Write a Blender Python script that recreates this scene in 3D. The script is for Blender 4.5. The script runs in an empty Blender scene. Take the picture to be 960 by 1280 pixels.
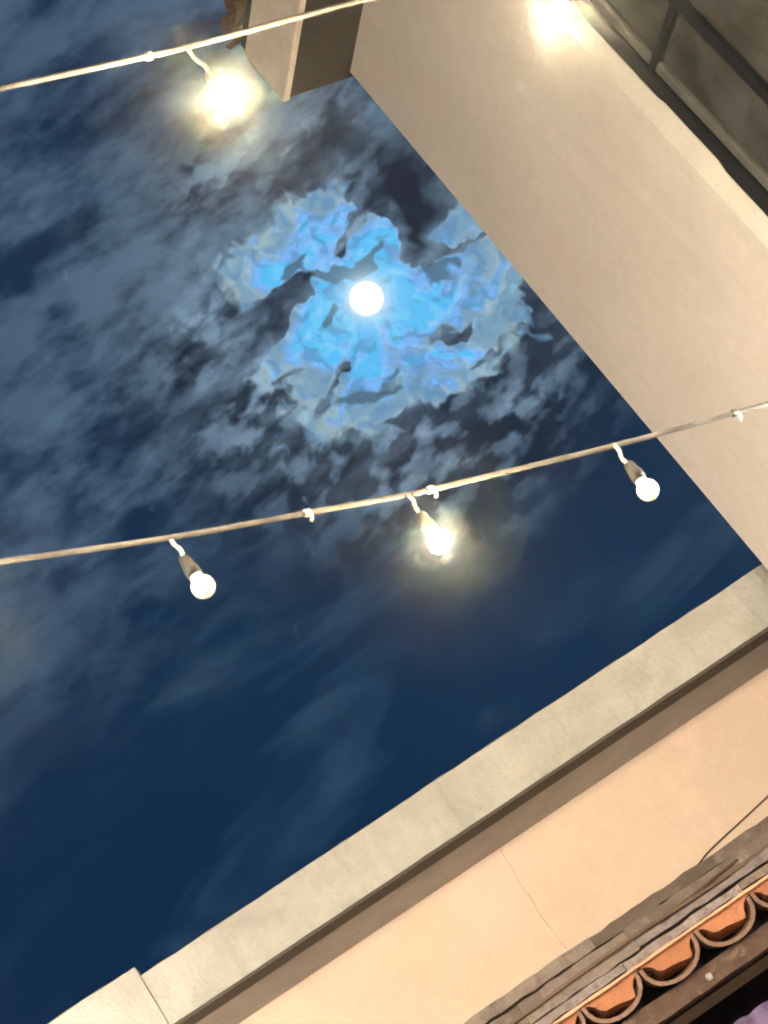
import bpy, bmesh, math, random
from mathutils import Vector, Matrix
random.seed(11)
sc = bpy.context.scene
COL = sc.collection

# ------------------------------------------------------------------ camera
ELEV = math.radians(25.343); ROLL = math.radians(36.685)
CAM = Vector((0, 0, 1.6))
fw = Vector((0, math.cos(ELEV), math.sin(ELEV)))
rt = Vector((1, 0, 0)); dn = Vector((0, math.sin(ELEV), -math.cos(ELEV)))
ix = rt * math.cos(ROLL) + dn * math.sin(ROLL)          # the phone is held tilted
iy = -rt * math.sin(ROLL) + dn * math.cos(ROLL)
cd = bpy.data.cameras.new('camera'); cam = bpy.data.objects.new('camera', cd); COL.objects.link(cam)
M = Matrix.Identity(4)
for i, a in enumerate((ix, -iy, -fw)):
    for j in range(3): M[j][i] = a[j]
M.translation = CAM; cam.matrix_world = M
cd.sensor_fit = 'HORIZONTAL'; cd.sensor_width = 36; cd.lens = 36 * 2640 / 960
cd.clip_start = 0.05; cd.clip_end = 12000
cd.dof.use_dof = True; cd.dof.focus_distance = 8.5; cd.dof.aperture_fstop = 12
sc.camera = cam

# ------------------------------------------------------------------ exposure
sc.view_settings.view_transform = 'Standard'; sc.view_settings.look = 'None'
sc.view_settings.exposure = 0; sc.view_settings.gamma = 1
sc.view_settings.use_curve_mapping = False
sc.render.engine = 'CYCLES'
sc.cycles.use_denoising = True
sc.cycles.max_bounces = 3
sc.cycles.sample_clamp_direct = 0
sc.cycles.filter_width = 1.9
sc.cycles.volume_bounces = 0
sc.cycles.sample_clamp_indirect = 0

# ------------------------------------------------------------------ world: moonlit night sky with clouds
MOON = Vector((0.05346, 0.86248, 0.50326)).normalized()
SU = Vector((0.802, 0.263, -0.536)); SU = (SU - MOON * SU.dot(MOON)).normalized()   # tangent basis at the moon
SV = MOON.cross(SU)
if SV.z > 0: SV = -SV
world = bpy.data.worlds.new('World'); sc.world = world; world.use_nodes = True
world.cycles.sampling_method = 'MANUAL'; world.cycles.sample_map_resolution = 128
NT = world.node_tree; NT.nodes.clear()

class G:
    """tiny expression helper over shader nodes"""
    def __init__(s, nt): s.nt = nt
    def _in(s, sock, v):
        if isinstance(v, bpy.types.NodeSocket): s.nt.links.new(v, sock)
        else: sock.default_value = v
    def m(s, op, a, b=None, c=None, clamp=False):
        n = s.nt.nodes.new('ShaderNodeMath'); n.operation = op; n.use_clamp = clamp
        for i, v in enumerate((a, b, c)):
            if v is not None: s._in(n.inputs[i], v)
        return n.outputs[0]
    def v(s, op, a, b=None, out=0):
        n = s.nt.nodes.new('ShaderNodeVectorMath'); n.operation = op
        s._in(n.inputs[0], a)
        if b is not None:
            if op == 'SCALE': s._in(n.inputs['Scale'], b)
            else: s._in(n.inputs[1], b)
        return n.outputs['Value'] if op in ('DOT_PRODUCT', 'LENGTH') else n.outputs[0]
    def comb(s, x, y, z=0.0):
        n = s.nt.nodes.new('ShaderNodeCombineXYZ')
        for i, q in enumerate((x, y, z)): s._in(n.inputs[i], q)
        return n.outputs[0]
    def noise(s, vec, scale, detail=4, rough=0.5, dist=0.0, color=False, lac=2.0, dim='3D'):
        n = s.nt.nodes.new('ShaderNodeTexNoise'); n.noise_dimensions = dim
        s._in(n.inputs['Vector'], vec); n.inputs['Scale'].default_value = scale
        n.inputs['Detail'].default_value = detail; n.inputs['Roughness'].default_value = rough
        n.inputs['Distortion'].default_value = dist; n.inputs['Lacunarity'].default_value = lac
        return n.outputs[1 if color else 0]
    def smooth(s, x, lo, hi, a=0.0, b=1.0):
        n = s.nt.nodes.new('ShaderNodeMapRange'); n.interpolation_type = 'SMOOTHSTEP'
        s._in(n.inputs['Value'], x)
        for k, q in zip(('From Min', 'From Max', 'To Min', 'To Max'), (lo, hi, a, b)): s._in(n.inputs[k], q)
        return n.outputs[0]
    def mix(s, f, a, b, blend='MIX'):
        n = s.nt.nodes.new('ShaderNodeMix'); n.data_type = 'RGBA'; n.blend_type = blend
        s._in(n.inputs[0], f)
        for i, q in ((6, a), (7, b)):
            if isinstance(q, tuple): q = (*q, 1)
            s._in(n.inputs[i], q)
        return n.outputs[2]

g = G(NT)
tc = NT.nodes.new('ShaderNodeTexCoord'); D = g.v('NORMALIZE', tc.outputs['Generated'])
dm = g.m('MAXIMUM', g.v('DOT_PRODUCT', D, tuple(MOON)), 0.12)
PX = 2640.0
U = g.m('MULTIPLY', g.m('DIVIDE', g.v('DOT_PRODUCT', D, tuple(SU)), dm), PX)
V = g.m('MULTIPLY', g.m('DIVIDE', g.v('DOT_PRODUCT', D, tuple(SV)), dm), PX)
P0 = g.comb(U, V)                                          # offset from the moon, 2640 units to a radian
def warp(vec, scale, amp, detail=3):
    c = g.noise(vec, scale, detail, 0.5, color=True, dim='2D')
    return g.v('ADD', vec, g.v('SCALE', g.v('SUBTRACT', c, (0.5, 0.5, 0.5)), amp))
PW = warp(warp(P0, 1 / 70, 30, 0), 1 / 24, 24, 1)
PW = g.v('ADD', g.v('MULTIPLY', PW, (1, 1, 0)), (0, 0, 1))
def total(vec, rows):
    """sum of soft elliptical patches: (x, y, half-axes, turn, weight), same units as PW, moon at (458, 373)"""
    acc = 0.0
    for (x, y, ax, ay, an, w) in rows:
        c, s_ = math.cos(math.radians(an)), math.sin(math.radians(an)); x -= 458; y -= 373
        p = g.v('DOT_PRODUCT', vec, (c / ax, s_ / ax, -(c * x + s_ * y) / ax))
        q = g.v('DOT_PRODUCT', vec, (-s_ / ay, c / ay, -(-s_ * x + c * y) / ay))
        e = g.m('EXPONENT', g.m('MULTIPLY', g.m('MULTIPLY_ADD', q, q, g.m('MULTIPLY', p, p)), -1.0))
        acc = g.m('MULTIPLY_ADD', e, w, acc)
    return acc
def streak(ang, k1, k2):                                   # coordinates stretched along a streak direction
    c, s_ = math.cos(math.radians(ang)), math.sin(math.radians(ang))
    e1 = SU * c + SV * s_; e2 = -SU * s_ + SV * c
    return g.comb(g.v('DOT_PRODUCT', D, tuple(e1 * k1)), g.v('DOT_PRODUCT', D, tuple(e2 * k2)), g.v('DOT_PRODUCT', D, tuple(MOON * k1)))
r = g.v('LENGTH', g.v('MULTIPLY', PW, (1, 1, 0))); r0 = g.v('LENGTH', P0)
# wide cloud veil, torn into streaks
veil = g.noise(streak(-38, 9.0, 21.0), 1.0, 4, 0.56, 0.35)
veil2 = g.noise(streak(-34, 34.0, 72.0), 1.0, 4, 0.62)
veilm = g.m('ADD', g.m('MULTIPLY', veil, 0.52), g.m('MULTIPLY', veil2, 0.48))
cover_lin = g.m('ADD', g.m('MULTIPLY', U, 0.62), g.m('MULTIPLY', V, 0.78))       # clears towards one side of the sky
cover = g.smooth(g.m('ADD', cover_lin, g.m('MULTIPLY', g.m('SUBTRACT', veil, 0.5), 420.0)), 0.0, 300.0, 1.0, 0.0)
veila = g.m('MULTIPLY', g.smooth(veilm, 0.40, 0.62), cover)
# puffs round the moon
puff = g.noise(streak(-46, 58.0, 96.0), 1.0, 3, 0.52)
puffa = g.m('MULTIPLY', g.m('MULTIPLY', g.smooth(puff, 0.44, 0.64), g.smooth(veil2, 0.30, 0.66, 0.55, 1.25)), g.smooth(r, 220.0, 400.0, 1.0, 0.0))
# thin wisps in the clear part
wisp = g.noise(streak(-44, 7.0, 26.0), 1.0, 3, 0.55, 0.9)
wispa = g.smooth(wisp, 0.50, 0.80)
fall = g.m('ADD', 0.068, g.m('MULTIPLY', g.m('EXPONENT', g.m('DIVIDE', r0, -140.0)), 0.58))
GAP = [(500, 228, 62, 46, 0, 1.0), (296, 340, 20, 48, 15, 0.8), (344, 402, 92, 20, -42, 1.0), (372, 216, 70, 24, -38, 0.75), (655, 400, 34, 70, -30, 0.8),
       (600, 520, 60, 18, -38, 0.7), (520, 300, 20, 60, -10, 1.0), (240, 520, 90, 16, -32, 0.6), (440, 178, 40, 14, -30, 0.6), (420, 545, 60, 12, -20, 0.5)]
LUM = [(318, 470, 62, 46, -35, 0.9), (250, 380, 90, 34, -38, 0.35), (300, 215, 90, 40, -35, 0.3), (690, 470, 50, 20, -40, 0.5), (640, 520, 26, 22, -50, 0.7), (515, 560, 80, 40, -35, 0.4)]
cl = g.m('MULTIPLY', g.m('MAXIMUM', veila, puffa), g.m('MULTIPLY', fall, g.m('ADD', 1.0, total(PW, LUM))))
cl = g.m('MULTIPLY', cl, g.m('SUBTRACT', 1.0, g.m('MULTIPLY', total(PW, GAP), 0.92, clamp=True)))
# bright corona of thin cloud against the moon
BR = [(440, 322, 52, 36, -20, 0.9), (452, 398, 96, 98, 0, 1.3), (392, 405, 30, 62, 8, 0.9), (385, 290, 92, 36, -40, 1.15), (345, 335, 45, 38, -30, 0.9), (472, 285, 24, 42, 12, 0.8), (590, 350, 52, 74, 20, 1.05), (545, 385, 60, 50, -30, 0.8),
      (572, 280, 44, 30, 25, 1.0), (570, 458, 84, 32, -32, 0.95), (450, 505, 84, 32, -22, 0.95), (335, 455, 40, 22, -40, 0.55)]
DK = [(496, 230, 44, 42, 0, 2.0), (520, 296, 15, 50, -12, 2.2), (352, 394, 92, 18, -42, 2.4), (562, 416, 32, 8, -28, 2.0),
      (432, 457, 18, 9, -30, 1.8), (437, 290, 12, 34, 35, 2.0), (470, 488, 36, 6, -18, 1.2), (572, 306, 52, 6, -18, 1.6), (405, 505, 9, 20, 20, 1.5), (500, 520, 28, 9, -10, 1.2),
      (600, 440, 26, 6, -35, 1.2), (380, 440, 9, 26, 30, 0.8), (545, 330, 30, 5, -50, 0.8)]
GY = [(438, 334, 44, 10, -20, 1.4), (552, 343, 30, 13, -55, 0.85), (375, 340, 26, 9, -52, 1.1), (412, 395, 16, 10, -30, 0.8), (480, 470, 26, 12, -30, 0.6), (455, 497, 50, 9, -14, 0.9)]
fine = g.noise(PW, 1 / 26, 2, 0.5, dim='2D')
shape = g.m('SUBTRACT', total(PW, BR), total(PW, DK))
field = g.m('ADD', shape, g.m('MULTIPLY', g.m('SUBTRACT', fine, 0.5), 1.0))
core = g.smooth(field, g.smooth(r0, 70.0, 170.0, 0.36, 0.22), g.smooth(r0, 70.0, 170.0, 0.46, 0.62))
swirl = g.noise(warp(P0, 1 / 50, 80, 1), 1 / 40, 2, 0.45, dim='2D')
# layered thickness of the thin cloud: pale rims, cyan middle
lay = g.m('ADD', g.m('ADD', g.m('MULTIPLY', field, 0.55), g.m('MULTIPLY', g.m('SUBTRACT', swirl, 0.5), 2.6)), g.smooth(r, 50.0, 160.0, 0.45, -0.62))
pale = g.mix(g.smooth(swirl, 0.40, 0.60), (0.20, 0.36, 0.50), (0.33, 0.47, 0.53))
corona = g.mix(g.smooth(lay, 0.05, 0.35), pale, (0.20, 0.42, 0.74))
corona = g.mix(g.smooth(lay, 0.40, 0.50), corona, (0.19, 0.47, 0.92))
corona = g.mix(g.smooth(lay, 0.78, 0.92), corona, (0.105, 0.53, 0.95))
corona = g.mix(g.smooth(lay, 1.25, 1.40), corona, (0.15, 0.60, 0.96))
def contour(x, c, w, k): return g.m('MULTIPLY', g.smooth(g.m('ABSOLUTE', g.m('SUBTRACT', x, c)), 0.0, w, 1.0, 0.0), k)
corona = g.mix(contour(lay, 0.84, 0.06, 0.5), corona, (0.36, 0.66, 0.90))
corona = g.mix(contour(lay, 0.44, 0.05, 0.5), corona, (0.13, 0.25, 0.40))
corona = g.mix(contour(field, 0.50, 0.08, 0.3), corona, (0.40, 0.55, 0.60))
swirl2 = g.noise(warp(P0, 1 / 34, 50, 1), 1 / 25, 2, 0.5, dim='2D')
corona = g.mix(g.smooth(swirl2, 0.50, 0.68, 0.0, 0.62), corona, (0.10, 0.26, 0.48))
corona = g.mix(g.smooth(swirl2, 0.26, 0.42, 0.45, 0.0), corona, (0.36, 0.68, 0.95))
corona = g.mix(g.m('MULTIPLY', g.smooth(g.m('ADD', total(PW, GY), g.m('MULTIPLY', g.m('SUBTRACT', fine, 0.5), 1.2)), 0.42, 0.60), 0.85), corona, (0.075, 0.14, 0.20))
corona = g.mix(g.m('EXPONENT', g.m('DIVIDE', g.m('MAXIMUM', g.m('SUBTRACT', r0, 18.0), 0.0), -11.0)), corona, (0.75, 0.95, 1.05))   # aureole hugging the disc
# clear air: a moonlit Nishita sky, very faint
sky = NT.nodes.new('ShaderNodeTexSky'); sky.sky_type = 'NISHITA'; sky.sun_disc = False
sky.sun_elevation = math.asin(MOON.z); sky.sun_rotation = math.atan2(MOON.x, MOON.y)
base = g.mix(1.0, g.mix(1.0, sky.outputs[0], (0.0003, 0.0008, 0.0014), 'MULTIPLY'), (0.0006, 0.0150, 0.047), 'ADD')
wv = g.m('MULTIPLY', wispa, 0.045)
def clouded(clear, c):
    k = g.mix(1.0, clear, g.mix(1.0, g.comb(c, c, c), (0.66, 1.0, 1.34), 'MULTIPLY'), 'ADD')
    return g.mix(1.0, k, g.mix(1.0, g.comb(wv, wv, wv), (0.62, 1.0, 1.4), 'MULTIPLY'), 'ADD')
near = clouded(g.mix(g.smooth(r, 180.0, 460.0), (0.010, 0.0165, 0.032), base), cl)
near = g.mix(core, near, corona)
far = clouded(base, g.m('MULTIPLY', veila, fall))
bgs = []
for c in (near, far):
    bg = NT.nodes.new('ShaderNodeBackground'); g._in(bg.inputs[0], c); bg.inputs[1].default_value = 1.0; bgs.append(bg)
bg = NT.nodes.new('ShaderNodeMixShader'); g._in(bg.inputs[0], g.smooth(r0, 370.0, 470.0))
NT.links.new(bgs[0].outputs[0], bg.inputs[1]); NT.links.new(bgs[1].outputs[0], bg.inputs[2])
wo = NT.nodes.new('ShaderNodeOutputWorld'); NT.links.new(bg.outputs[0], wo.inputs[0])

# ------------------------------------------------------------------ moonlight
sl = bpy.data.lights.new('moonlight', 'SUN'); sl.energy = 0.03; sl.angle = math.radians(0.5); sl.color = (0.8, 0.9, 1.0)
so = bpy.data.objects.new('moonlight', sl); COL.objects.link(so)
so.rotation_euler = MOON.to_track_quat('Z', 'Y').to_euler()

# ------------------------------------------------------------------ materials
def mat(name, base, rough=0.8, mottle=0.12, mscale=6.0, bump=0.3, bscale=120.0, stain=None, metallic=0.0, fine=0.05, spec=0.3, rand=0.0, run=None):
    m = bpy.data.materials.new(name); m.use_nodes = True; nt = m.node_tree; h = G(nt)
    p = nt.nodes['Principled BSDF']; t = nt.nodes.new('ShaderNodeTexCoord').outputs['Object']
    n1 = h.noise(t, mscale, 5, 0.6); n2 = h.noise(t, mscale * 9, 4, 0.6)
    lo = tuple(c * (1 - mottle) for c in base); hi = tuple(min(1, c * (1 + mottle)) for c in base)
    c = h.mix(h.smooth(n1, 0.3, 0.7), lo, hi)
    c = h.mix(h.smooth(n2, 0.3, 0.75, 0.0, fine * 4), c, tuple(q * 0.7 for q in base))
    c = h.mix(h.smooth(h.noise(t, 260, 2, 0.6), 0.3, 0.7, 0.0, 0.26), c, tuple(q * 0.55 for q in base))
    if stain: c = h.mix(h.smooth(h.noise(t, stain[1], 6, 0.65, 0.8), stain[2], stain[2] + 0.18, 0, stain[3]), c, stain[0])
    if run:                                                # rain run-off: streaks that follow the fall of water
        mp = nt.nodes.new('ShaderNodeMapping'); h._in(mp.inputs[0], t); mp.inputs['Scale'].default_value = (run[0], run[0], run[1])
        c = h.mix(h.smooth(h.noise(mp.outputs[0], 1.0, 4, 0.6, 0.2), 0.50, 0.74, 0, run[2]), c, run[3])
    if rand:
        oi = nt.nodes.new('ShaderNodeObjectInfo').outputs['Random']
        c = h.mix(h.m('MULTIPLY', oi, rand), c, tuple(q * 0.45 for q in base))
    h._in(p.inputs['Base Color'], c); p.inputs['Roughness'].default_value = rough
    p.inputs['Metallic'].default_value = metallic; p.inputs['Specular IOR Level'].default_value = spec
    if bump:
        b = nt.nodes.new('ShaderNodeBump'); b.inputs['Strength'].default_value = bump; b.inputs['Distance'].default_value = 0.01
        h._in(b.inputs['Height'], h.m('ADD', h.noise(t, bscale, 4, 0.6), h.m('MULTIPLY', h.noise(t, bscale / 8, 4, 0.6), 1.5)))
        nt.links.new(b.outputs[0], p.inputs['Normal'])
    return m
def emis(name, color, strength):
    m = bpy.data.materials.new(name); m.use_nodes = True; nt = m.node_tree; nt.nodes.clear()
    e = nt.nodes.new('ShaderNodeEmission'); e.inputs[0].default_value = (*color, 1); e.inputs[1].default_value = strength
    nt.links.new(e.outputs[0], nt.nodes.new('ShaderNodeOutputMaterial').inputs[0]); return m
MT = dict(
    beige=mat('beige_render', (0.70, 0.605, 0.49), 0.9, 0.05, 2.2, 0.25, 90, ((0.66, 0.53, 0.43), 1.6, 0.50, 0.55), run=(7, 0.7, 0.35, (0.52, 0.44, 0.35))),
    reveal=mat('pale_plaster', (0.66, 0.59, 0.47), 0.85, 0.07, 5, 0.3, 70, ((0.45, 0.38, 0.30), 6, 0.56, 0.5)),
    peach=mat('peach_render', (0.72, 0.555, 0.40), 0.9, 0.035, 2.5, 0.2, 100, ((0.78, 0.555, 0.43), 2.2, 0.48, 0.6), run=(9, 0.9, 0.28, (0.58, 0.43, 0.31))),
    cap=mat('lime_stucco', (0.50, 0.47, 0.385), 0.92, 0.13, 5, 0.6, 55, ((0.33, 0.315, 0.265), 4, 0.52, 0.6), run=(14, 1.5, 0.5, (0.30, 0.285, 0.24))),
    drip=mat('dark_drip_and_gap_shade', (0.09, 0.075, 0.055), 0.7, 0.1, 8, 0.2, 60),  # the drip strip's own colour; on the awning deck it paints gap shade
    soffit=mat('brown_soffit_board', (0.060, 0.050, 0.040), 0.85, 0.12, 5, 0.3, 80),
    capsoffit=mat('grey_brown_soffit', (0.46, 0.43, 0.38), 0.9, 0.12, 5, 0.4, 70),
    fascia=mat('painted_fascia', (0.80, 0.66, 0.50), 0.75, 0.08, 6, 0.25, 60, ((0.62, 0.49, 0.36), 5, 0.5, 0.5)),
    clay=mat('terracotta', (0.17, 0.085, 0.055), 0.85, 0.22, 14, 0.5, 140, ((0.20, 0.13, 0.10), 10, 0.52, 0.7), rand=0.55),
    clayrim=mat('weathered_terracotta', (0.40, 0.24, 0.16), 0.88, 0.22, 18, 0.5, 140, ((0.16, 0.12, 0.10), 12, 0.5, 0.7), rand=0.55),
    batten=mat('lit_edge_clay', (0.78, 0.45, 0.26), 0.8, 0.1, 12, 0.3, 120),  # paler than the other clay, to paint a lit edge along the eave
    mortar=mat('orange_clay', (0.60, 0.25, 0.12), 0.85, 0.15, 16, 0.5, 120, ((0.38, 0.17, 0.09), 11, 0.52, 0.6), rand=0.55),
    wood=mat('weathered_board', (0.22, 0.165, 0.125), 0.85, 0.28, 7, 0.6, 60, ((0.40, 0.33, 0.26), 9, 0.52, 0.7), rand=0.5),
    wood2=mat('pale_weathered_board', (0.33, 0.26, 0.20), 0.85, 0.25, 9, 0.6, 60, ((0.15, 0.11, 0.09), 12, 0.5, 0.7), rand=0.5),
    wood3=mat('lilac_grey_mortar', (0.36, 0.295, 0.265), 0.9, 0.3, 12, 0.8, 45, ((0.17, 0.125, 0.105), 14, 0.47, 0.8), rand=0.5),
    beam=mat('dark_timber', (0.13, 0.078, 0.052), 0.75, 0.3, 10, 0.5, 60, ((0.27, 0.18, 0.12), 14, 0.5, 0.7)),
    frame=mat('black_frame', (0.010, 0.010, 0.010), 0.55, 0.2, 12, 0.15, 60),
    bead=mat('olive_bead', (0.115, 0.108, 0.085), 0.6, 0.2, 8, 0.2, 60, ((0.2, 0.18, 0.13), 9, 0.58, 0.6)),
    curtain=mat('brown_curtain', (0.25, 0.175, 0.13), 0.9, 0.25, 4, 0.4, 90),
    navy=mat('interior_shade_navy', (0.012, 0.011, 0.018), 0.8, 0.2, 6, 0.2, 60),  # shade of the dark interiors put into a near-black colour
    purple=mat('purple_light_cloth', (0.27, 0.19, 0.33), 0.85, 0.25, 14, 0.5, 60, ((0.15, 0.09, 0.21), 18, 0.5, 0.7)),  # purple lamplight painted into the cloth colour
    cable=mat('cream_rubber_cable', (0.15, 0.138, 0.118), 0.6, 0.3, 16, 0.15, 200, ((0.055, 0.05, 0.045), 5, 0.45, 0.85)),
    cord=mat('white_cord', (0.50, 0.46, 0.38), 0.5, 0.1, 30, 0.1, 200),
    socket=mat('brown_socket', (0.030, 0.027, 0.023), 0.5, 0.2, 40, 0.1, 200),
    thin=mat('brown_wire', (0.10, 0.07, 0.05), 0.6, 0.2, 30, 0.1, 200),
    tie=mat('black_tie', (0.03, 0.028, 0.026), 0.5, 0.1, 30, 0.0, 200),
    paving=mat('paving', (0.24, 0.21, 0.18), 0.9, 0.2, 1.2, 0.3, 30),
    post=mat('timber_post', (0.20, 0.13, 0.08), 0.8, 0.25, 4, 0.5, 50),
    crack=mat('crack_filler', (0.50, 0.37, 0.26), 0.9, 0.15, 30, 0.2, 100),
    moon=emis('moon_disc', (1.0, 0.985, 0.94), 3.0),
)
def glass_mat():
    m = bpy.data.materials.new('dirty_glass'); m.use_nodes = True; nt = m.node_tree; h = G(nt); p = nt.nodes['Principled BSDF']
    t = nt.nodes.new('ShaderNodeTexCoord').outputs['Object']
    p.inputs['Base Color'].default_value = (0.105, 0.098, 0.078, 1); p.inputs['Roughness'].default_value = 0.22
    p.inputs['Specular IOR Level'].default_value = 0.6
    tr = nt.nodes.new('ShaderNodeBsdfTransparent'); tr.inputs[0].default_value = (0.8, 0.82, 0.76, 1)
    mx = nt.nodes.new('ShaderNodeMixShader')
    h._in(mx.inputs[0], h.smooth(h.noise(t, 3.5, 4, 0.6, 0.6), 0.35, 0.7, 0.25, 0.75))
    nt.links.new(tr.outputs[0], mx.inputs[1]); nt.links.new(p.outputs[0], mx.inputs[2])
    nt.links.new(mx.outputs[0], nt.nodes['Material Output'].inputs[0]); return m
MT['glass'] = glass_mat()

# ------------------------------------------------------------------ mesh helpers
def link(name, bm, m, parent=None, smooth=False, bevel=0.0, loc=None):
    me = bpy.data.meshes.new(name); bmesh.ops.recalc_face_normals(bm, faces=bm.faces); bm.to_mesh(me); bm.free()
    me.materials.append(m if not isinstance(m, str) else MT[m])
    if smooth:
        for p in me.polygons: p.use_smooth = True
    o = bpy.data.objects.new(name, me); COL.objects.link(o)
    if parent: o.parent = parent
    if loc is not None: o.location = loc
    if bevel:
        b = o.modifiers.new('bevel', 'BEVEL'); b.width = bevel; b.segments = 2; b.limit_method = 'ANGLE'
    return o
def thing(name, label, cat, loc=(0, 0, 0), rot=None, group=None):
    o = bpy.data.objects.new(name, None); COL.objects.link(o); o.location = loc
    if rot is not None: o.rotation_euler = (0, 0, rot)
    tag(o, label, cat, group); return o
def tag(o, label, cat, group=None):
    o['label'] = label; o['category'] = cat
    if group: o['group'] = group
    return o
def box(bm, x0, x1, y0, y1, z0, z1):
    vs = [bm.verts.new((x, y, z)) for x in (x0, x1) for y in (y0, y1) for z in (z0, z1)]
    for f in ((0, 1, 3, 2), (4, 6, 7, 5), (0, 4, 5, 1), (2, 3, 7, 6), (0, 2, 6, 4), (1, 5, 7, 3)): bm.faces.new([vs[i] for i in f])
    return bm
def B(*a): return box(bmesh.new(), *a)
def prism(bm, pts, axis, lo, hi):
    """extrude a closed outline; pts are the two coordinates left over"""
    def mk(p, t): return {'x': (t, p[0], p[1]), 'y': (p[0], t, p[1]), 'z': (p[0], p[1], t)}[axis]
    a = [bm.verts.new(mk(p, lo)) for p in pts]; b = [bm.verts.new(mk(p, hi)) for p in pts]; n = len(pts)
    bm.faces.new(a); bm.faces.new(b[::-1])
    for i in range(n): bm.faces.new((a[i], a[(i + 1) % n], b[(i + 1) % n], b[i]))
    return bm
def tube(bm, pts, rad, seg=10):
    pts = [Vector(p) for p in pts]; rings = []
    for i, p in enumerate(pts):
        t = (pts[min(i + 1, len(pts) - 1)] - pts[max(i - 1, 0)]).normalized()
        up = Vector((0, 0, 1)) if abs(t.z) < 0.95 else Vector((1, 0, 0))
        a = t.cross(up).normalized(); b = a.cross(t)
        rr = rad[i] if isinstance(rad, (list, tuple)) else rad
        rings.append([bm.verts.new(p + (a * math.cos(q) + b * math.sin(q)) * rr) for q in (2 * math.pi * k / seg for k in range(seg))])
    for A, C in zip(rings, rings[1:]):
        for k in range(seg): bm.faces.new((A[k], A[(k + 1) % seg], C[(k + 1) % seg], C[k]))
    bm.faces.new(rings[0][::-1]); bm.faces.new(rings[-1]); return bm
def lathe(bm, prof, seg=20):
    rings = []
    for (rr, z) in prof:
        rings.append([bm.verts.new((rr * math.cos(2 * math.pi * k / seg), rr * math.sin(2 * math.pi * k / seg), z)) for k in range(seg)])
    for A, C in zip(rings, rings[1:]):
        for k in range(seg): bm.faces.new((A[k], A[(k + 1) % seg], C[(k + 1) % seg], C[k]))
    bm.faces.new(rings[0]); bm.faces.new(rings[-1]); return bm
def smoothpts(pts, n=8):
    pts = [Vector(p) for p in pts]; out = []
    for i in range(len(pts) - 1):
        p0 = pts[max(i - 1, 0)]; p1 = pts[i]; p2 = pts[i + 1]; p3 = pts[min(i + 2, len(pts) - 1)]
        for k in range(n):
            t = k / n
            out.append(0.5 * ((2 * p1) + (p2 - p0) * t + (2 * p0 - 5 * p1 + 4 * p2 - p3) * t * t + (3 * p1 - p0 - 3 * p2 + p3) * t ** 3))
    return out + [pts[-1]]
def rough_plank(name, x0, x1, y0, y1, z0, z1, m, parent, amp=0.004, step=0.06, seed=0):
    """a board with worn, wavering edges"""
    rnd = random.Random(seed); bm = bmesh.new(); n = max(2, int((x1 - x0) / step)); rings = []
    for i in range(n + 1):
        x = x0 + (x1 - x0) * i / n
        j = lambda: rnd.uniform(-amp, amp)
        rings.append([bm.verts.new((x, y + j(), z + j())) for y, z in ((y0, z0), (y1, z0), (y1, z1), (y0, z1))])
    for a, b in zip(rings, rings[1:]):
        for k in range(4): bm.faces.new((a[k], a[(k + 1) % 4], b[(k + 1) % 4], b[k]))
    bm.faces.new(rings[0]); bm.faces.new(rings[-1])
    return link(name, bm, m, parent, bevel=0.002)

def pan_mesh(name, w, depth, length, th, m, flip=False, taper=0.92):
    """half-pipe clay tile; runs along +y from the eave (y=0), opening up (pan) or down (cover)"""
    bm = bmesh.new(); n = 12; ends = []
    sgn = 1 if flip else -1
    for y, k in ((0, 1.0), (length, taper)):
        o_, i_ = [], []
        for q in range(n + 1):
            a = math.pi * q / n
            o_.append(bm.verts.new((-math.cos(a) * w / 2 * k, y, sgn * math.sin(a) ** 0.8 * depth * k)))
            i_.append(bm.verts.new((-math.cos(a) * (w / 2 - th) * k, y, sgn * (math.sin(a) ** 0.8 * (depth - th)) * k)))
        ends.append((o_, i_))
    (o0, i0), (o1, i1) = ends
    for q in range(n):
        bm.faces.new((o0[q], o0[q + 1], o1[q + 1], o1[q])); bm.faces.new((i0[q], i1[q], i1[q + 1], i0[q + 1]))
        bm.faces.new((o0[q], i0[q], i0[q + 1], o0[q + 1])); bm.faces.new((o1[q], o1[q + 1], i1[q + 1], i1[q]))
    for q in (0, n): bm.faces.new((o0[q], o1[q], i1[q], i0[q]))
    bmesh.ops.recalc_face_normals(bm, faces=bm.faces)
    me = bpy.data.meshes.new(name); bm.to_mesh(me); bm.free(); me.materials.append(MT[m])
    return me
def inst(name, me, parent, loc, rot=(0, 0, 0), scale=(1, 1, 1)):
    o = bpy.data.objects.new(name, me); COL.objects.link(o); o.parent = parent
    o.location = loc; o.rotation_euler = rot; o.scale = scale; return o

# ------------------------------------------------------------------ ground
gb = bmesh.new(); box(gb, -300, 300, -300, 300, -0.3, 0.0)
go = link('ground', gb, 'paving'); go['kind'] = 'structure'

# ------------------------------------------------------------------ tall beige house (wall recedes to its far corner)
# local frame: +x runs along the wall from the far corner towards the viewer, +y points out of the wall
AX = Vector((0.48124561, -0.8765858, 0)); AO = Vector((1.00697, 7.47131, 0))
HA = thing('beige_house', 'tall beige rendered house with brown soffit, tiled eave and dark framed window', 'house', AO, math.atan2(AX.y, AX.x))
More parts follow.
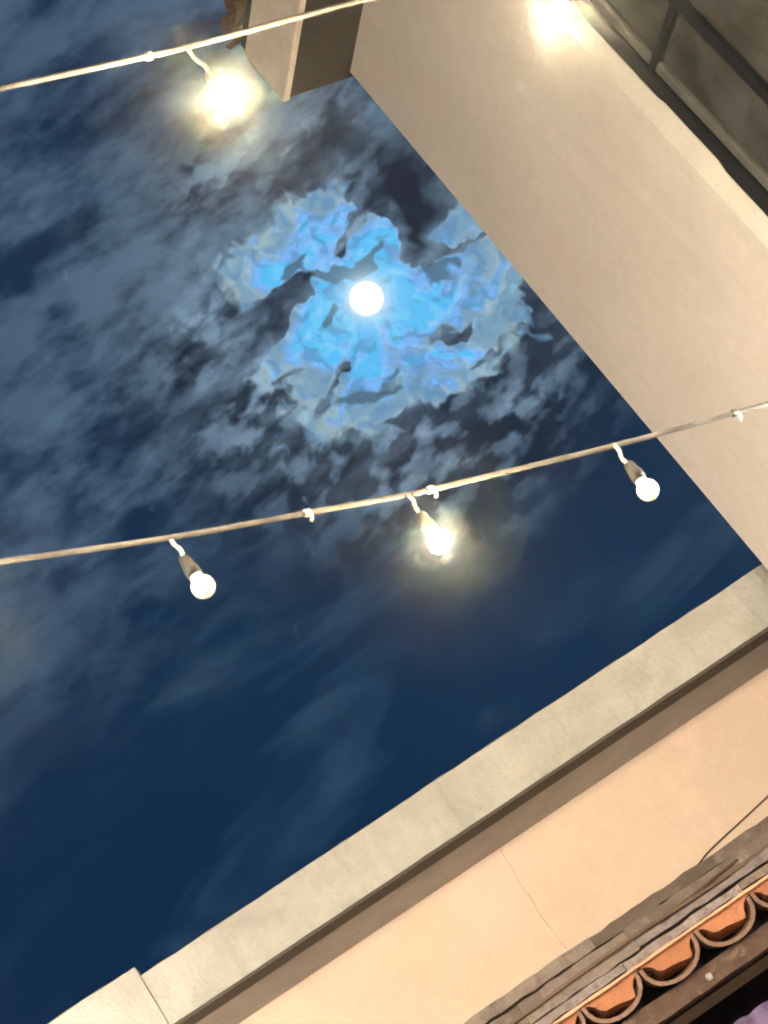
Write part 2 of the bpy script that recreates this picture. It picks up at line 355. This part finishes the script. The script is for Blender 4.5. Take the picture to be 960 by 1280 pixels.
# rotation puts local +x on AX; local +y must be the outward normal (-0.877,-0.481)
NY = Vector((-0.8765858, -0.48124561, 0))
SGN = 1 if Vector((-AX.y, AX.x, 0)).dot(NY) > 0 else -1     # sign of outward y in the local frame
Y = lambda v: v * SGN
def AB(x0, x1, o0, o1, z0, z1, bm=None): return box(bm or bmesh.new(), x0, x1, Y(o0), Y(o1), z0, z1)
WX0, WX1, WZ0, WZ1, RV = 1.118, 2.75, 3.85, 6.15, 0.04       # window opening, splayed reveal depth
w = bmesh.new()
AB(0, WX0, -0.28, 0, 0, 6.93, w); AB(WX1, 5.2, -0.28, 0, 0, 6.93, w)
AB(WX0, WX1, -0.28, 0, 0, WZ0, w); AB(WX0, WX1, -0.28, 0, WZ1, 6.93, w)
link('wall', w, 'beige', HA)
link('side_wall', AB(0.0, 0.28, -4.5, -0.281, 0, 6.93), 'beige', HA)
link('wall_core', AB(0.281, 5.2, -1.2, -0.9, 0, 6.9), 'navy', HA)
win = bpy.data.objects.new('window', None); COL.objects.link(win); win.parent = HA
# splayed plaster reveal: from the wall face in to the frame, edge chipped
rv = bmesh.new(); rnd = random.Random(4); prev = None; nseg = 46
for i in range(nseg + 1):
    z = WZ0 + (WZ1 - WZ0) * i / nseg
    e = 1.222 + rnd.uniform(-0.0006, 0.0006) + (0.007 if 4.93 < z < 5.30 else 0.0) - (0.004 if z < 4.93 else 0)
    cur = [rv.verts.new((WX0 - 0.004, Y(0.004), z)), rv.verts.new((WX0 + 0.045, Y(0.004 - 0.004), z)), rv.verts.new((e, Y(-RV), z)), rv.verts.new((e, Y(-RV - 0.12), z)), rv.verts.new((WX0 - 0.004, Y(-RV - 0.12), z))]
    if prev:
        for k in range(5): rv.faces.new((prev[k], prev[(k + 1) % 5], cur[(k + 1) % 5], cur[k]))
    else: rv.faces.new(cur)
    prev = cur
rv.faces.new(prev[::-1])
link('reveal', rv, 'reveal', win)
FY0, FY1 = -0.095, -0.045
link('frame_bar', AB(1.190, 1.282, FY0, FY1, WZ0, WZ1), 'frame', win, bevel=0.006)
link('glazing_bead', AB(1.283, 1.325, FY0, FY1 - 0.012, WZ0, WZ1), 'bead', win, bevel=0.008)
link('mullion', AB(1.572, 1.610, FY0, FY1 + 0.004, WZ0, WZ1), 'frame', win, bevel=0.006)
link('mullion', AB(1.975, 2.013, FY0, FY1 + 0.004, WZ0, WZ1), 'frame', win, bevel=0.006)
link('frame_bar', AB(2.45, 2.53, FY0, FY1, WZ0, WZ1), 'frame', win, bevel=0.006)
link('frame_bar', AB(2.531, WX1, -0.2, -0.02, WZ0, WZ1), 'reveal', win)
for z in (4.35, 5.371, 5.9):
    link('transom', AB(1.2825, 2.45, FY0 + 0.002, FY1 + 0.001, z - 0.014, z + 0.014), 'frame', win, bevel=0.004)
for (a, b_) in ((1.326, 1.571), (1.611, 1.974), (2.014, 2.449)):
    for (z0, z1) in ((WZ0, 4.335), (4.365, 5.356), (5.386, 5.885)):
        link('pane', AB(a, b_, -0.082, -0.076, z0, z1), 'glass', win)
cu = bmesh.new(); prev = None
for i in range(121):
    x = 1.23 + 1.3 * i / 120; y = -0.30 - 0.025 * math.sin(i * 0.9) - 0.012 * math.sin(i * 2.3 + 1)
    cur = [cu.verts.new((x, Y(y), WZ0)), cu.verts.new((x, Y(y), WZ1))]
    if prev: cu.faces.new((prev[0], cur[0], cur[1], prev[1]))
    prev = cur
co = link('curtain', cu, 'curtain', win, smooth=True); sm = co.modifiers.new('solid', 'SOLIDIFY'); sm.thickness = 0.004
# eave
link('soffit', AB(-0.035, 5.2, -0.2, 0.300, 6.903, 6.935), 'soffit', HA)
link('fascia', AB(-0.05, 5.2, 0.3005, 0.332, 6.898, 7.222), 'fascia', HA, bevel=0.004)
ro = bmesh.new()
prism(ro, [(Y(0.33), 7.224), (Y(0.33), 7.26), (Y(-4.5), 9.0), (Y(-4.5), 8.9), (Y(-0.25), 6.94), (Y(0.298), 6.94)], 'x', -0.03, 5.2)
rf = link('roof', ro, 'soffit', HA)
SL = math.atan2(1.74, 4.83)
pm = pan_mesh('pan_tile', 0.126, 0.045, 0.42, 0.012, 'clay'); cm = pan_mesh('cover_tile', 0.120, 0.040, 0.42, 0.012, 'clay', True)
for i in range(38):
    x = 0.0 + i * 0.134
    for row in range(3):
        oo = 0.375 - row * 0.36
        zz = 7.300 + (0.375 - oo) * math.tan(SL)
        # tiles run from the eave up the slope (away from the yard)
        rz = 0 if SGN < 0 else math.pi
        inst('pan_tile', pm, HA, (x + random.uniform(-.006, .006), Y(oo), zz), (SL, 0, rz))
        inst('cover_tile', cm, HA, (x + 0.067, Y(oo + 0.01 + random.uniform(-.01, .01)), zz - 0.01), (SL, 0, rz))

# ------------------------------------------------------------------ low peach house with parapet and tiled awning
BX = Vector((0.98542103, 0.17013348, 0)); BO = Vector((-1.66831, 7.15942, 0))
HB = thing('peach_house', 'low peach rendered building with pale stucco parapet and terracotta tiled awning', 'house', BO, math.atan2(BX.y, BX.x))
# local +x along the wall, local -y towards the yard
XL, XR, WO = -3.2, 3.12, 0.42
link('wall', B(XL, XR, WO, WO + 0.25, 2.98, 3.90), 'peach', HB)
for x0, x1 in ((XL, XL + 0.5), (-0.9, -0.5), (2.75, XR)):
    link('pier', B(x0, x1, WO + 0.001, WO + 0.249, 0, 2.979), 'peach', HB)
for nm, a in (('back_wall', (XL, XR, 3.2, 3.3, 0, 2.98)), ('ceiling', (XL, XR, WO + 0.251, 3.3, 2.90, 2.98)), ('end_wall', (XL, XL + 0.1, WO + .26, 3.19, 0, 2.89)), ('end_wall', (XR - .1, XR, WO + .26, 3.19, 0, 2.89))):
    link(nm, B(*a), 'navy', HB)  # recess coloured near-black to stand for the shade under the awning
link('roof_slab', B(XL, XR, 0.551, 4.2, 3.905, 4.0), 'cap', HB)
# parapet: long band with a slightly higher block at one end
def stucco_block(name, x0, x1, y0, y1, z0, z1, parent, seed, amp=0.0035):
    rnd = random.Random(seed); bm = bmesh.new(); n = int((x1 - x0) / 0.07); rings = []
    for i in range(n + 1):
        x = x0 + (x1 - x0) * i / n; j = lambda: rnd.uniform(-amp, amp)
        prof = [(y0, z0), (y0, z0 + (z1 - z0) * .33), (y0, z0 + (z1 - z0) * .66), (y0, z1 - 0.006), (y0 + 0.012, z1), (y1, z1), (y1, z0)]
        rings.append([bm.verts.new((x, y + (j() if k < 5 else 0), z + (j() * .6 if 0 < k < 5 else 0))) for k, (y, z) in enumerate(prof)])
    for a, b in zip(rings, rings[1:]):
        for k in range(7): bm.faces.new((a[k], a[(k + 1) % 7], b[(k + 1) % 7], b[k]))
    bm.faces.new(rings[0]); bm.faces.new(rings[-1]); return link(name, bm, 'cap', parent, smooth=False)
stucco_block('parapet', -0.018, XR, 0.0, 0.55, 3.880, 4.10, HB, 1)
stucco_block('parapet_block', XL, -0.020, -0.006, 0.55, 3.878, 4.140, HB, 2, 0.005)
link('drip_strip', B(XL, XR, 0.004, 0.105, 3.868, 3.8795), 'drip', HB)
link('parapet_soffit', B(XL, XR, 0.106, WO + 0.02, 3.8715, 3.8797), 'capsoffit', HB)
# hairline crack running down the render
ck = bmesh.new(); cp = [(1.349, 3.868), (1.343, 3.83), (1.345, 3.79), (1.336, 3.74), (1.333, 3.686), (1.336, 3.64), (1.329, 3.59), (1.328, 3.548), (1.333, 3.49), (1.331, 3.44), (1.34, 3.39)]
prev = None
for i, (x, z) in enumerate(cp):
    wd = (0.0018, 0.0012, 0.0021, 0.0014, 0.0019)[i % 5] * (1 if i < 8 else 0.7)
    cur = [ck.verts.new((x - wd, WO - 0.0008, z)), ck.verts.new((x + wd, WO - 0.0008, z)), ck.verts.new((x + wd, WO + 0.003, z)), ck.verts.new((x - wd, WO + 0.003, z))]
    if prev:
        for k in range(4): ck.faces.new((prev[k], prev[(k + 1) % 4], cur[(k + 1) % 4], cur[k]))
    prev = cur
link('crack', ck, 'crack', HB)
link('wall_plate', B(1.572, 1.632, WO - 0.008, WO + 0.003, 3.375, 3.438), 'peach', HB, bevel=0.003)

# awning roof
AW = bpy.data.objects.new('awning', None); COL.objects.link(AW); AW.parent = HB
EO = -0.12                                             # eave line, in front of the parapet face
def board_row(y0, y1, z0, z1, m, amp, seed):
    rnd = random.Random(seed * 7); x = XL
    while x < XR - 0.01:
        e = min(XR, x + rnd.uniform(0.45, 1.0))
        if XR - e < 0.3: e = XR
        j = rnd.uniform(-.004, .004)
        rough_plank('board', x, e - 0.0008, y0, y1, z0 + j, z1 + j, rnd.choice((m, m, 'wood3', 'wood2', 'wood')), AW, amp, 0.045, rnd.randint(0, 9999)); x = e
board_row(0.30, WO + 0.01, 3.326, 3.373, 'wood', 0.004, 1)
board_row(0.155, 0.31, 3.243, 3.288, 'wood2', 0.004, 2)
board_row(0.045, 0.175, 3.178, 3.213, 'wood3', 0.0035, 3)
board_row(-0.085, 0.06, 3.112, 3.142, 'wood2', 0.003, 4)
rough_plank('tile_batten', XL, XR, -0.152, -0.095, 3.087, 3.098, 'batten', AW, 0.002, 0.05, 5)
dk = bmesh.new(); prism(dk, [(-0.06, 3.06), (-0.06, 3.085), (WO - 0.01, 3.27), (WO - 0.01, 3.06)], 'x', XL, XR)
link('awning_deck', dk, 'drip', AW)  # dark colour paints the shadow seen in the gaps between boards
pm2 = pan_mesh('pan_tile', 0.232, 0.106, 0.40, 0.014, 'clayrim'); 
mo = bmesh.new()
prof = [(-0.118, 0.010), (0.118, 0.010), (0.117, 0.002), (0.096, -0.004), (0.078, -0.016), (0.066, -0.032), (0.060, -0.050), (0.052, -0.062), (0.030, -0.060), (0.0, -0.052), (-0.03, -0.048), (-0.055, -0.046), (-0.072, -0.036), (-0.080, -0.018), (-0.096, -0.004), (-0.117, 0.002)]
prism(mo, prof, 'y', 0.016, 0.16)
bmesh.ops.recalc_face_normals(mo, faces=mo.faces)
mm = bpy.data.meshes.new('mortar_plug'); mo.to_mesh(mm); mo.free(); mm.materials.append(MT['mortar'])
n0 = -19
for i in range(n0, 8):
    x = 1.306 + 0.2355 * i
    if not (XL + 0.1 < x < XR - 0.05): continue
    dz = random.uniform(-.004, .004)
    inst('pan_tile', pm2, AW, (x, -0.135 + random.uniform(-.008, .008), 3.083 + dz), (0.22, random.uniform(-.05, .05), random.uniform(-.03, .03)))
    inst('mortar_plug', mm, AW, (x + 0.008 + random.uniform(-.006, .006), -0.142, 3.083), (0, random.uniform(-.03, .03), 0), (1, 1, random.uniform(.9, 1.15)))
rough_plank('beam', XL, XR, -0.06, 0.03, 2.915, 2.985, 'beam', AW, 0.004, 0.08, 6)
rough_plank('beam', XL, XR, -0.075, -0.0605, 2.908, 2.935, 'beam', AW, 0.003, 0.08, 7)
link('awning_ceiling', B(XL, XR, 0.031, WO - 0.002, 2.975, 3.055), 'navy', AW)  # shade below the eave painted in as a near-black surface
k_ = bmesh.new(); lathe(k_, [(0.002, -0.014), (0.010, -0.012), (0.013, -0.004), (0.013, 0.006), (0.008, 0.012), (0.002, 0.014)], 12)
link('beam_knob', k_, 'cord', AW, True, loc=(1.62, -0.083, 2.938))

# added cloth standing for a purple-lit wall, the purple light in its colour
pu = bmesh.new(); prev = None
for i in range(91):
    x = 1.45 + 1.2 * i / 90; y = 0.10 + 0.018 * math.sin(i * 0.75) + 0.008 * math.sin(i * 1.9)
    cur = [pu.verts.new((x, y, 2.45)), pu.verts.new((x, y * 0.6 + 0.04, 2.793 + 0.003 * math.sin(i)))]
    if prev: pu.faces.new((prev[0], cur[0], cur[1], prev[1]))
    prev = cur
lc = link('purple_lit_cloth', pu, 'purple', None, smooth=True)
lc.matrix_world = Matrix.Translation(BO) @ Matrix.Rotation(math.atan2(BX.y, BX.x), 4, 'Z')
s_ = lc.modifiers.new('solid', 'SOLIDIFY'); s_.thickness = 0.006
tag(lc, 'gathered cloth with painted-in purple light, standing for a purple-lit wall under the tiled awning', 'cloth')
def WB(x, y, z): return BO + BX * x + Vector((-BX.y, BX.x, 0)) * y + Vector((0, 0, z))
# service wires lying on the awning boards and rising up the wall
def wire(name, pts, rad, m, label):
    bm = bmesh.new(); tube(bm, smoothpts([WB(*p) for p in pts], 8), rad, 8)
    return tag(link(name, bm, m, None, True), label, 'wire')
wire('service_wire', [(0.2, 0.33, 3.376), (1.2, 0.36, 3.377), (1.823, 0.395, 3.378), (2.003, 0.412, 3.413), (2.297, 0.414, 3.456), (2.75, 0.414, 3.53), (3.05, 0.414, 3.58)], 0.0035, 'thin',
     'thin brown wire climbing the peach wall off the awning boards')
wire('service_wire', [(-1.0, 0.035, 3.214), (0.2, 0.030, 3.216), (0.9, 0.036, 3.213), (1.42, 0.028, 3.222), (1.9, 0.036, 3.214), (2.5, 0.10, 3.24), (3.0, 0.15, 3.262)], 0.0075, 'post',
     'russet wire resting on the mortar step just above the tiles')
wire('service_wire', [(-0.8, 0.285, 3.300), (0.7, 0.288, 3.302), (1.3, 0.280, 3.306), (1.75, 0.290, 3.300), (2.2, 0.284, 3.318), (2.6, 0.30, 3.386), (3.05, 0.395, 3.47)], 0.0065, 'socket',
     'dark wire under the topmost awning board, lifting to the wall at one end')
wire('service_wire', [(-0.4, 0.150, 3.238), (0.6, 0.143, 3.240), (1.5, 0.148, 3.236), (1.95, 0.152, 3.262), (2.25, 0.26, 3.30), (2.6, 0.292, 3.345), (3.0, 0.30, 3.378)], 0.006, 'thin',
     'thicker brown wire lying along the steps of weathered awning boards')

# ------------------------------------------------------------------ festoon cables and bulbs
def at_x(path, x):
    for a, b in zip(path, path[1:]):
        if (a.x - x) * (b.x - x) <= 0: return a.lerp(b, (x - a.x) / (b.x - a.x) if b.x != a.x else 0)
    return path[-1]
def at_y(path, y):
    for a, b in zip(path, path[1:]):
        if (a.y - y) * (b.y - y) <= 0: return a.lerp(b, (y - a.y) / (b.y - a.y) if b.y != a.y else 0)
    return path[-1]
WARM = (1.0, 0.90, 0.80); GOLD = (1.0, 0.80, 0.47)
RB = 0.0245
def bulb_mat(I):
    return emis('lit_bulb', (GOLD if I in (6.0, 3.0) else WARM) if I > .2 else (1.0, 0.90, 0.76), I / (math.pi * RB * RB) if I > .2 else 1.15)
def dim_mat():
    m = bpy.data.materials.new('frosted_bulb'); m.use_nodes = True; p = m.node_tree.nodes['Principled BSDF']
    p.inputs['Base Color'].default_value = (0.78, 0.70, 0.56, 1); p.inputs['Roughness'].default_value = 0.3
    p.inputs['Emission Color'].default_value = (1.0, 0.86, 0.62, 1); p.inputs['Emission Strength'].default_value = 0.55
    return m
MATS = {0.1: dim_mat()}
def hanging_bulb(p, I, label, ext=0.0):
    t = thing('hanging_bulb', label, 'bulb', p, 0, 'bulbs of the festoon lights')
    t.rotation_euler = (random.uniform(-.05, .05), random.uniform(-.05, .05), random.uniform(0, 6))
    c = bmesh.new(); tube(c, smoothpts([(0, 0, 0.004), (0.005, 0.002, -0.018 - ext * .4), (0.003, -0.004, -0.036 - ext * .8), (0, 0, -0.056 - ext)], 5), [0.0042] * 16, 8)
    link('cord', c, 'cord', t, True)
    s = bmesh.new(); lathe(s, [(0.004, -0.050), (0.009, -0.052), (0.0125, -0.060), (0.0135, -0.075), (0.016, -0.084), (0.016, -0.100), (0.012, -0.102)], 16)
    link('socket', s, 'socket', t, True, loc=(0, 0, -ext))
    gl = bmesh.new()
    prof = [(0.012, -0.101), (0.0135, -0.106)]
    for k in range(9):
        a = math.radians(130 - k * 15.5); prof.append((RB * math.sin(a) , -0.131 - RB * math.cos(math.pi - a) ) if False else (RB * math.sin(math.radians(35 + k * 17.5)), -0.131 + RB * math.cos(math.radians(35 + k * 17.5))))
    lathe(gl, prof, 14)
    if I not in MATS: MATS[I] = bulb_mat(I)
    link('glass_bulb', gl, MATS[I], t, True, loc=(0, 0, -ext)); return t
def cable(name, pts, label, ties, rad=0.0058):
    path = smoothpts(pts, 12); bm = bmesh.new(); tube(bm, path, rad, 10)
    t = thing(name, label, 'cable', (0, 0, 0), 0, None)
    link('cord_run', bm, 'cable', t, True)
    for (x, kind) in ties:
        p = at_x(path, x); q = at_x(path, x + 0.02); d = (q - p).normalized()
        b = bmesh.new(); tube(b, [p - d * 0.006, p + d * 0.006], rad + 0.0028, 10)
        c = link('clip', b, 'tie' if kind == 2 else 'cord', t, True)
        if kind:
            b = bmesh.new(); tail = [p + Vector((0, -0.005, -0.003)), p + Vector((0.006, -0.010, -0.014)), p + Vector((-0.002, -0.010, -0.026))]
            tube(b, smoothpts(tail, 4), 0.0034, 8); link('clip_tail', b, 'cord', t, True)
    return path
C1 = cable('festoon_cable', [(-2.38, 1.44, 4.02), (-1.3, 2.17, 4.14), (-0.334, 2.921, 4.231), (-0.102, 3.120, 4.258), (0.163, 3.315, 4.268), (0.242, 3.367, 4.268), (0.457, 3.493, 4.265), (0.599, 3.570, 4.257), (0.933, 3.737, 4.205), (1.658, 4.035, 4.02), (2.60, 4.45, 3.85), (2.648, 4.482, 3.84)],
           'upper cream cable with bright bulbs, crossing in front of the tiled eave', [(0.163, 0), (-0.6, 1), (1.3, 1)])
C2 = cable('festoon_cable', [(-2.40, 1.46, 3.80), (-1.6, 2.42, 3.765), (-1.004, 3.143, 3.729), (-0.752, 3.434, 3.696), (-0.652, 3.532, 3.678), (-0.379, 3.767, 3.625), (-0.136, 3.939, 3.573), (0.060, 4.061, 3.524), (0.111, 4.090, 3.512), (0.493, 4.273, 3.419), (0.770, 4.378, 3.348), (0.980, 4.441, 3.297), (1.7, 4.62, 3.15), (2.60, 4.56, 3.0)],
           'lower cream cable with clips and short drops, passing in front of the clear night sky', [(-0.130, 1), (0.109, 1), (0.757, 2), (-1.3, 1)])
C3 = cable('festoon_cable', [(-2.42, 1.44, 3.60), (-2.5, 3.2, 3.62), (-2.47, 5.2, 3.66), (-2.42, 6.4, 3.85), (-2.41, 7.02, 4.02)],
           'added unseen cable from the timber post to the raised parapet block', [(-2.485, 1)])
I0 = 6.5  # third cable and its bulbs are unseen, added to light parapet and wall
hanging_bulb(at_x(C1, 0.237), 6.0, 'brilliant lit bulb hanging beside the tiled eave and pale fascia', 0.035)
hanging_bulb(at_x(C1, 0.922), 6.0, 'brilliant lit bulb hanging in front of the beige wall beside the window', 0.035)
for x in (-1.5, -0.45 - 0.1, 1.72): hanging_bulb(at_x(C1, x), I0, 'bright bulb further along the upper cream cable')
hanging_bulb(at_x(C2, -0.379), 0.1, 'dim cream bulb below the moon on a twisted white drop')
hanging_bulb(at_x(C2, 0.060), 3.0, 'glowing bulb on the lower cable between two dim cream bulbs')
hanging_bulb(at_x(C2, 0.493), 0.1, 'dim cream bulb on the lower cable nearest the beige wall')
hanging_bulb(at_x(C2, -0.775), 3.0, 'lit bulb on the lower cable next to the dim bulb with twisted drop')
for x in (-1.3, 1.03, 1.55): hanging_bulb(at_x(C2, x), I0, 'bright bulb further along the lower cream cable')
hanging_bulb(at_y(C3, 6.55), 3.2, 'added unseen bulb brightening the raised parapet block')
for y in (3.0, 4.2, 5.2): hanging_bulb(at_y(C3, y), I0, 'added unseen fill bulb on the cable leading to the raised parapet block')
# timber post that carries the cables
pb = bmesh.new(); box(pb, -0.06, 0.06, -0.06, 0.06, 0, 4.15)
po = link('post', pb, 'post', None, bevel=0.008, loc=(-2.42, 1.40, 0)); tag(po, 'square timber post carrying the festoon cables', 'post')

# ------------------------------------------------------------------ moon
mb = bmesh.new(); bmesh.ops.create_uvsphere(mb, u_segments=40, v_segments=24, radius=6000 * 20.5 / 2640)
mo_ = link('moon', mb, 'moon', None, True, loc=CAM + MOON * 6000); tag(mo_, 'full white moon behind a ring of torn bright blue cloud', 'moon')

# ------------------------------------------------------------------ haze added to put bloom-like halos round the bulbs
hb = bmesh.new(); box(hb, -320, 320, -320, 320, -1.3, 10.5)
hm = bpy.data.materials.new('halo_haze'); hm.use_nodes = True; hn = hm.node_tree; hn.nodes.clear()
pv = hn.nodes.new('ShaderNodeVolumePrincipled'); pv.inputs['Color'].default_value = (0.9, 0.92, 0.95, 1)
pv.inputs['Density'].default_value = 0.0026; pv.inputs['Anisotropy'].default_value = 0.98
hn.links.new(pv.outputs[0], hn.nodes.new('ShaderNodeOutputMaterial').inputs['Volume'])
ho = link('haze', hb, hm); ho['kind'] = 'stuff'
